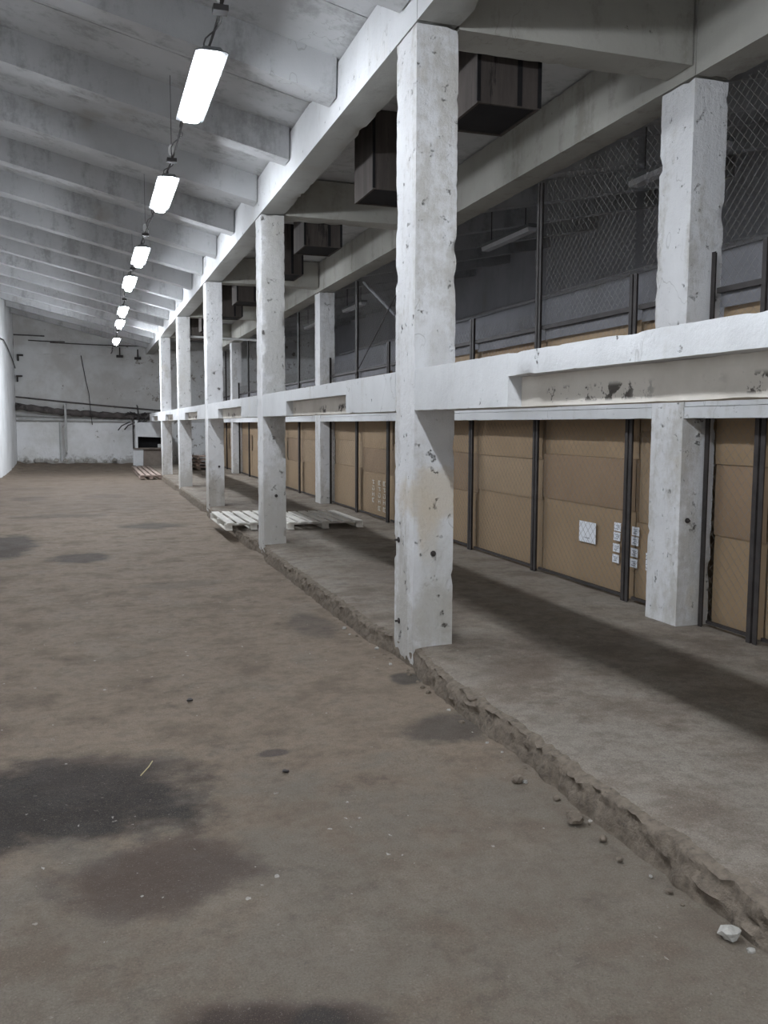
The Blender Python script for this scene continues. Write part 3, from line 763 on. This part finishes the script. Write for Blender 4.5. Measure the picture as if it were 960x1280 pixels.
# white printed marks on the tall carton between the first two columns
def glyphs():
    own = near_box(15.0, 0.5)
    rows = [0.775, 0.665, 0.555, 0.445]
    pats = [[(-.07, .07, .02, .03), (-.01, .01, -.04, .045), (-.06, -.04, -.035, .0)], [(-.07, .06, .03, .04), (-.06, .06, -.04, -.03), (.045, .065, -.035, .035), (-.01, .01, -.03, .03)],
            [(-.06, -.04, -.04, .04), (-.06, .06, -.005, .007), (.04, .06, -.04, .04)], [(-.06, .06, -.04, -.03), (-.06, -.04, -.03, .04), (-.06, .05, .03, .04), (.04, .06, -.03, .01)]]
    n = 0
    for ci, y in enumerate((15.38, 15.02, 14.74)):
        for ri, z in enumerate(rows + ([0.32] if ci else [])):
            o, x = near_box(y, z)
            sheet('printed_mark', y, z, 0, 0, 0, M['whiteink'], 'white printed mark', pats[(n*3+ci) % 4], dx=0.006, owner=(o, x)); n += 1
glyphs()

# ------------------------------------------------------------------ pallets
def pallet(name, cx, cy, z, wx, ly, n, mat, label, rot=0.0, h=0.12):
    t = thing(name, (cx, cy, z), label, 'pallet', 'wooden pallets lying on the floor')
    ob = []
    pitch = wx/n; bw_ = pitch*0.70
    for i in range(n):
        x = -wx/2 + pitch*(i+0.5); m = MB()
        m.rough(x-bw_/2, x+bw_/2, -ly/2+0.02*math.sin(i*5), ly/2+0.02*math.sin(i*3), h-0.022, h, amp=0.002, chip=0.004, seed=i, steps=(0.05, 0.15, 0.03))
        m.v = [(a+cx, b+cy, c+z) for a, b, c in m.v]
        ob.append(m.build('deck_board', mat, t))
    for y in (-ly/2+0.10, 0.0, ly/2-0.10):
        m = MB(); m.box(cx-wx/2, cx+wx/2, cy+y-0.05, cy+y+0.05, z+h-0.046, z+h-0.0225)
        ob.append(m.build('stringer', mat, t))
        for x in (-wx/2+0.06, 0.0, wx/2-0.06):
            m = MB(); m.box(cx+x-0.055, cx+x+0.055, cy+y-0.05, cy+y+0.05, z+0.014, z+h-0.0465)
            ob.append(m.build('block', mat, t))
    for x in (-wx/2+0.06, 0.0, wx/2-0.06):
        m = MB(); m.box(cx+x-0.05, cx+x+0.05, cy-ly/2, cy+ly/2, z, z+0.0135)
        ob.append(m.build('bottom_board', mat, t))
    t.rotation_euler[2] = rot
    return t
pallet('wooden_pallet', 2.40, 14.72, ZP+0.01, 0.90, 1.9, 5, M['palewood'], 'pale slatted pallet bridging the gap in the platform edge by the third front column')
pallet('wooden_pallet', 3.52, 14.50, ZP+0.01, 1.25, 1.75, 7, M['palewood'], 'wide pale slatted pallet in front of the mesh by the rear column')
pallet('wooden_pallet', 1.85, 33.0, 0.03, 0.70, 6.6, 4, M['rustwood'], 'brown slatted pallet on the floor in front of the end-wall booth')
# stacked pallets in the far aisle
for n in range(4):
    pallet('wooden_pallet', 3.72+0.03*math.sin(n*4), 33.4, ZP+0.012+n*0.1225, 1.1, 1.3, 6, M['rustwood'], '%s of the grey-brown pallets stacked in the far aisle' % ['bottom one', 'second from the bottom', 'third from the bottom', 'topmost'][n])

# ------------------------------------------------------------------ booth at the end wall
def booth():
    t = thing('metal_booth', (2.0, 37.0, 0.1), 'white sheet-metal booth with a dark open hatch, beside the last front column', 'booth')
    y0, y1 = 36.7, 37.5
    MB().box(1.60, 1.66, y0, y0+0.06, 0.12, 2.15).build('post', M['steel'], t)
    MB().box(1.70, 1.80, y0+0.02, y0+0.10, 0.12, 1.95).build('door_frame', M['sheet'], t)
    up = MB(); up.prism([(1.82, 1.86), (2.74, 1.86), (2.74, 1.26), (1.78, 1.30)], 'y', y0, y0+0.04); up.build('upper_panel', M['sheet'], t, smooth=None)
    MB().box(1.86, 2.74, y0+0.45, y0+0.49, 0.85, 1.30).build('hatch_back', M['soot_shade'], t)  # black back and lining stand in for the unlit inside of the hatch
    m = MB(); m.box(1.80, 1.86, y0+0.1, y0+0.5, 0.85, 1.30); m.box(2.70, 2.74, y0+0.05, y0+0.5, 0.85, 1.30); m.box(1.80, 2.74, y0+0.05, y0+0.5, 1.27, 1.30)
    m.build('hatch_lining', M['soot_shade'], t)
    MB().box(1.62, 2.76, y0-0.12, y0+0.52, 0.80, 0.85).build('counter', M['brownsheet'], t)
    MB().box(1.98, 2.74, y0+0.02, y0+0.06, 0.10, 0.80).build('lower_panel', M['brownsheet'], t)
    pn = MB(); pn.prism([(1.60, 0.80), (2.00, 0.78), (1.98, 0.14), (1.60, 0.16)], 'y', y0-0.03, y0+0.01); pn.build('side_panel', M['sheet'], t)
    MB().box(2.56, 2.68, y0-0.05, y0+0.07, 0.86, 1.0).build('small_box', M['palepipe'], t)
booth()

# ------------------------------------------------------------------ pipes and wires on the end wall
def pipe(name, pts, r, mat, label, cat='pipe', group=None, n=8):
    mid = Vector(pts[0]).lerp(Vector(pts[-1]), 0.5)
    o = MB().tube(pts, r, n).build(name, mat, loc=tuple(mid), smooth=50)
    return tag(o, label, cat, group, 'thing')
yw = YW-0.1
def sag(x0, z0, x1, z1, s, n=24, wob=0.0, y=None):
    return [(x0+(x1-x0)*i/n, (y or yw)+0.0, z0+(z1-z0)*i/n - s*math.sin(math.pi*i/n) + wob*mnoise.noise(Vector((i*0.7, z0, 2)))) for i in range(n+1)]
pipe('wrapped_pipe', sag(XL+0.02, 2.47, 2.9, 2.12, 0.12, 40, 0.05, y=YW-0.24), [0.15-0.03*abs(math.sin(i*0.8)) for i in range(41)], M['pipe'], 'thick dark wrapped pipe sloping across the end wall', n=10)
pipe('thin_pipe', sag(XL+0.02, 2.84, 2.9, 2.34, 0.02, y=YW-0.07), 0.028, M['pipe'], 'thin dark pipe just above the thick wrapped one')
pipe('wall_pipe', sag(XL+0.02, 1.97, 3.0, 1.90, 0.0, y=YW-0.08), 0.07, M['palepipe'], 'pale horizontal pipe along the end wall above the whitewash')
pipe('wall_pipe', sag(XL+0.02, 2.12, 0.4, 2.05, 0.01, y=YW-0.06), 0.03, M['palepipe'], 'thin pale pipe above the pale horizontal one, left half of the end wall')
pipe('downpipe', [(-0.9, YW-0.02, 2.55), (-0.9, YW-0.46, 2.54), (-0.9, YW-0.47, 2.48), (-0.9, YW-0.47, 0.72), (-0.9, YW-0.46, 0.64), (-0.9, YW-0.02, 0.62)], 0.045, M['palepipe'], 'pale vertical downpipe in front of the end-wall pipes')
pipe('downpipe', [(-1.13, YW-0.05, 1.85), (-1.13, YW-0.05, 0.3)], 0.035, M['palepipe'], 'thin vertical pipe on the whitewash, left of the pale downpipe')
pipe('hanging_cord', [(-0.26, YW-0.035, 4.5), (-0.10, YW-0.25, 3.5), (0.0, YW-0.42, 3.0), (0.06, YW-0.43, 2.2), (0.10, YW-0.43, 1.75)], 0.016, M['cable'], 'dark cord hanging slantwise down the end wall', 'cord')
pipe('conduit', sag(XL+0.02, 5.24, -1.6, 5.22, 0.0, y=YW-0.05), 0.025, M['pipe'], 'dark conduit stub high in the left corner of the end wall')
pipe('conduit', sag(-2.2, 5.04, -0.85, 5.02, 0.01, y=YW-0.05), 0.022, M['pipe'], 'dark conduit under the corner stub, on the end wall')
pipe('conduit', sag(-1.4, 4.98, 2.1, 4.94, 0.02, y=YW-0.05), 0.02, M['pipe'], 'long thin conduit high along the end wall under the roof')
for i, (x, z, l) in enumerate([(-2.5, 4.45, 'upper'), (-2.55, 3.64, 'lower')]):
    t = MB(); t.box(x-0.12, x+0.1, YW-0.25, YW-0.01, z-0.03, z+0.03); t.box(x-0.12, x-0.06, YW-0.1, YW-0.01, z-0.22, z-0.03)
    tag(t.build('iron_bracket', M['steel'], loc=(x, YW-0.1, z)), '%s iron bracket in the left corner of the end wall' % l, 'bracket', None, 'thing')
for i, (x, z, l) in enumerate([(1.25, 4.5, 'left'), (1.95, 4.44, 'right')]):
    t = MB(); t.box(x-0.16, x+0.10, YW-0.2, YW-0.085, z-0.05, z+0.05); t.box(x-0.05, x, YW-0.16, YW-0.085, z-0.02, z+0.36)
    tag(t.build('iron_bracket', M['steel'], loc=(x, YW-0.1, z)), '%s iron bracket on the ledge of the end wall' % l, 'bracket', None, 'thing')
t = MB()
for k in range(12):
    a = random.random()*6.28; p = Vector((1.75+random.uniform(-.25, .6), YW-0.46, 2.1+random.uniform(-.25, .25)))
    t.tube([p, p+Vector((math.cos(a)*0.35, random.uniform(-.1, .05), math.sin(a)*0.2-0.1)), p+Vector((math.cos(a)*0.5, 0, -0.25+math.sin(a)*0.3))], 0.025, 5)
t.tube([(1.85, YW-0.015, 2.55), (1.85, YW-0.46, 2.5), (1.9, YW-0.47, 1.9)], 0.025, 6)
tag(t.build('wire_tangle', M['cable'], loc=(1.9, YW-0.25, 2.1)), 'tangle of dark wires at the pipes above the booth', 'wires', None, 'thing')
pipe('wall_cable', [(XL+0.045, 31.6, 4.55), (XL+0.045, 33.2, 4.62), (XL+0.045, 34.5, 4.5), (XL+0.045, 36.5, 4.22), (XL+0.045, YW-0.1, 3.95)], 0.02, M['cable'], 'dark cable drooping along the left wall', 'cable')
pipe('aisle_pipe', [(XA+CW+0.008, 24.3, 4.10), (XB-0.008, 24.3, 4.06)], 0.03, M['palepipe'], 'thin pale pipe across the aisle below the far ventilation boxes')

# ------------------------------------------------------------------ the dark store behind the cage
def dark_lamp(y, label):
    t = thing('unlit_lamp', (6.3, y, 4.72), label, 'lamp', 'unlit lamps in the dark store')
    x, z = 6.3, 4.72
    MB().box(x-0.08, x+0.08, y-0.85, y+0.85, z, z+0.05).build('housing', M['housing'], t)
    MB().prism([(x-0.075, z), (x-0.06, z-0.06), (x+0.06, z-0.06), (x+0.075, z)], 'y', y-0.83, y+0.83).build('diffuser', M['unlit'], t)
    for s in (-0.6, 0.6):
        MB().tube([(x, y+s, z+0.05), (x, y+s, rib_z(x, y+s)-0.003)], 0.008, 6).build('suspension_wire', M['cable'], t)
for y, l in ((8.75, 'unlit lamp in the dark store, beside the nearest rear column'), (13.0, 'unlit lamp in the dark store, right of the nearest front column'), (17.3, 'unlit lamp in the dark store, left of the nearest front column'),
             (21.6, 'unlit lamp in the dark store, beside the rear column by the wide pallet'), (25.9, 'farthest unlit lamp in the dark store')): dark_lamp(y, l)
pipe('wall_pipe', [(XR-0.08, 5, 4.72), (XR-0.08, 36, 4.70)], 0.05, M['unlit'], 'pale pipe along the far wall of the dark store')

# ------------------------------------------------------------------ litter
def lump(x, y, z, r, label, mat=None, seed=0, flat=0.7, name='concrete_lump'):
    bm = bmesh.new(); bmesh.ops.create_icosphere(bm, subdivisions=2, radius=r)
    for v in bm.verts:
        v.co *= 1+0.5*mnoise.noise(v.co/r*1.3+Vector((seed, 1, 2))); v.co.z *= flat
    lo = min(v.co.z for v in bm.verts)
    for v in bm.verts: v.co.z -= lo
    me = bpy.data.meshes.new(name); bm.to_mesh(me); bm.free(); me.materials.append(mat or M['rubble'])
    o = bpy.data.objects.new(name, me); C.objects.link(o); o.location = (x, y, z); o['_at'] = (x, y, z)
    return tag(o, label, 'rubble', 'bits of rubble on the floor', 'thing')
lump(2.10, 2.46, -0.01, 0.035, 'pale concrete lump lying against the platform edge in the foreground', seed=1)
lump(0.575, 5.81, -0.01, 0.022, 'dark crumb on the floor beyond the large oil stain', M['steel'], 2, 0.4)
lump(0.925, 4.44, -0.01, 0.016, 'small dark crumb beside the round oil spot', M['steel'], 3, 0.5)
lump(2.02, 3.95, -0.01, 0.03, 'broken piece of concrete by the crumbling edge, right foreground', M['curb'], 4)
lump(2.06, 3.45, -0.01, 0.04, 'brown broken piece under the platform edge, right foreground', M['curb'], 5)
for i in range(34):
    y = 2.35+i*0.155+random.uniform(-.05, .05); r = random.choice((0.008, 0.011, 0.014, 0.019))
    lump(curb_x(y)-0.05-r-random.uniform(0.0, 0.10)*random.random(), y, -0.014, r, 'small crumb of broken concrete along the foot of the platform edge', random.choice((M['curb'], M['curb'], M['rubble'])), 40+i, 0.8)
s = MB().tube([(0.20, 4.58, 0.008), (0.245, 4.66, 0.02), (0.27, 4.76, 0.01)], 0.003, 5).build('straw', M['straw'], loc=(0.235, 4.66, 0.0))
tag(s, 'yellow straw lying on the large dark stain', 'straw', None, 'thing')
for i in range(10):
    x = -2.4+i*0.37; lump(x, YW-0.35+random.uniform(-.25, .1), 0.24, random.uniform(0.06, 0.12), 'crumbled plaster heaped along the foot of the end wall', M['rubble'], 20+i, 0.8)

for o in bpy.data.objects:
    if '_at' in o: del o['_at']
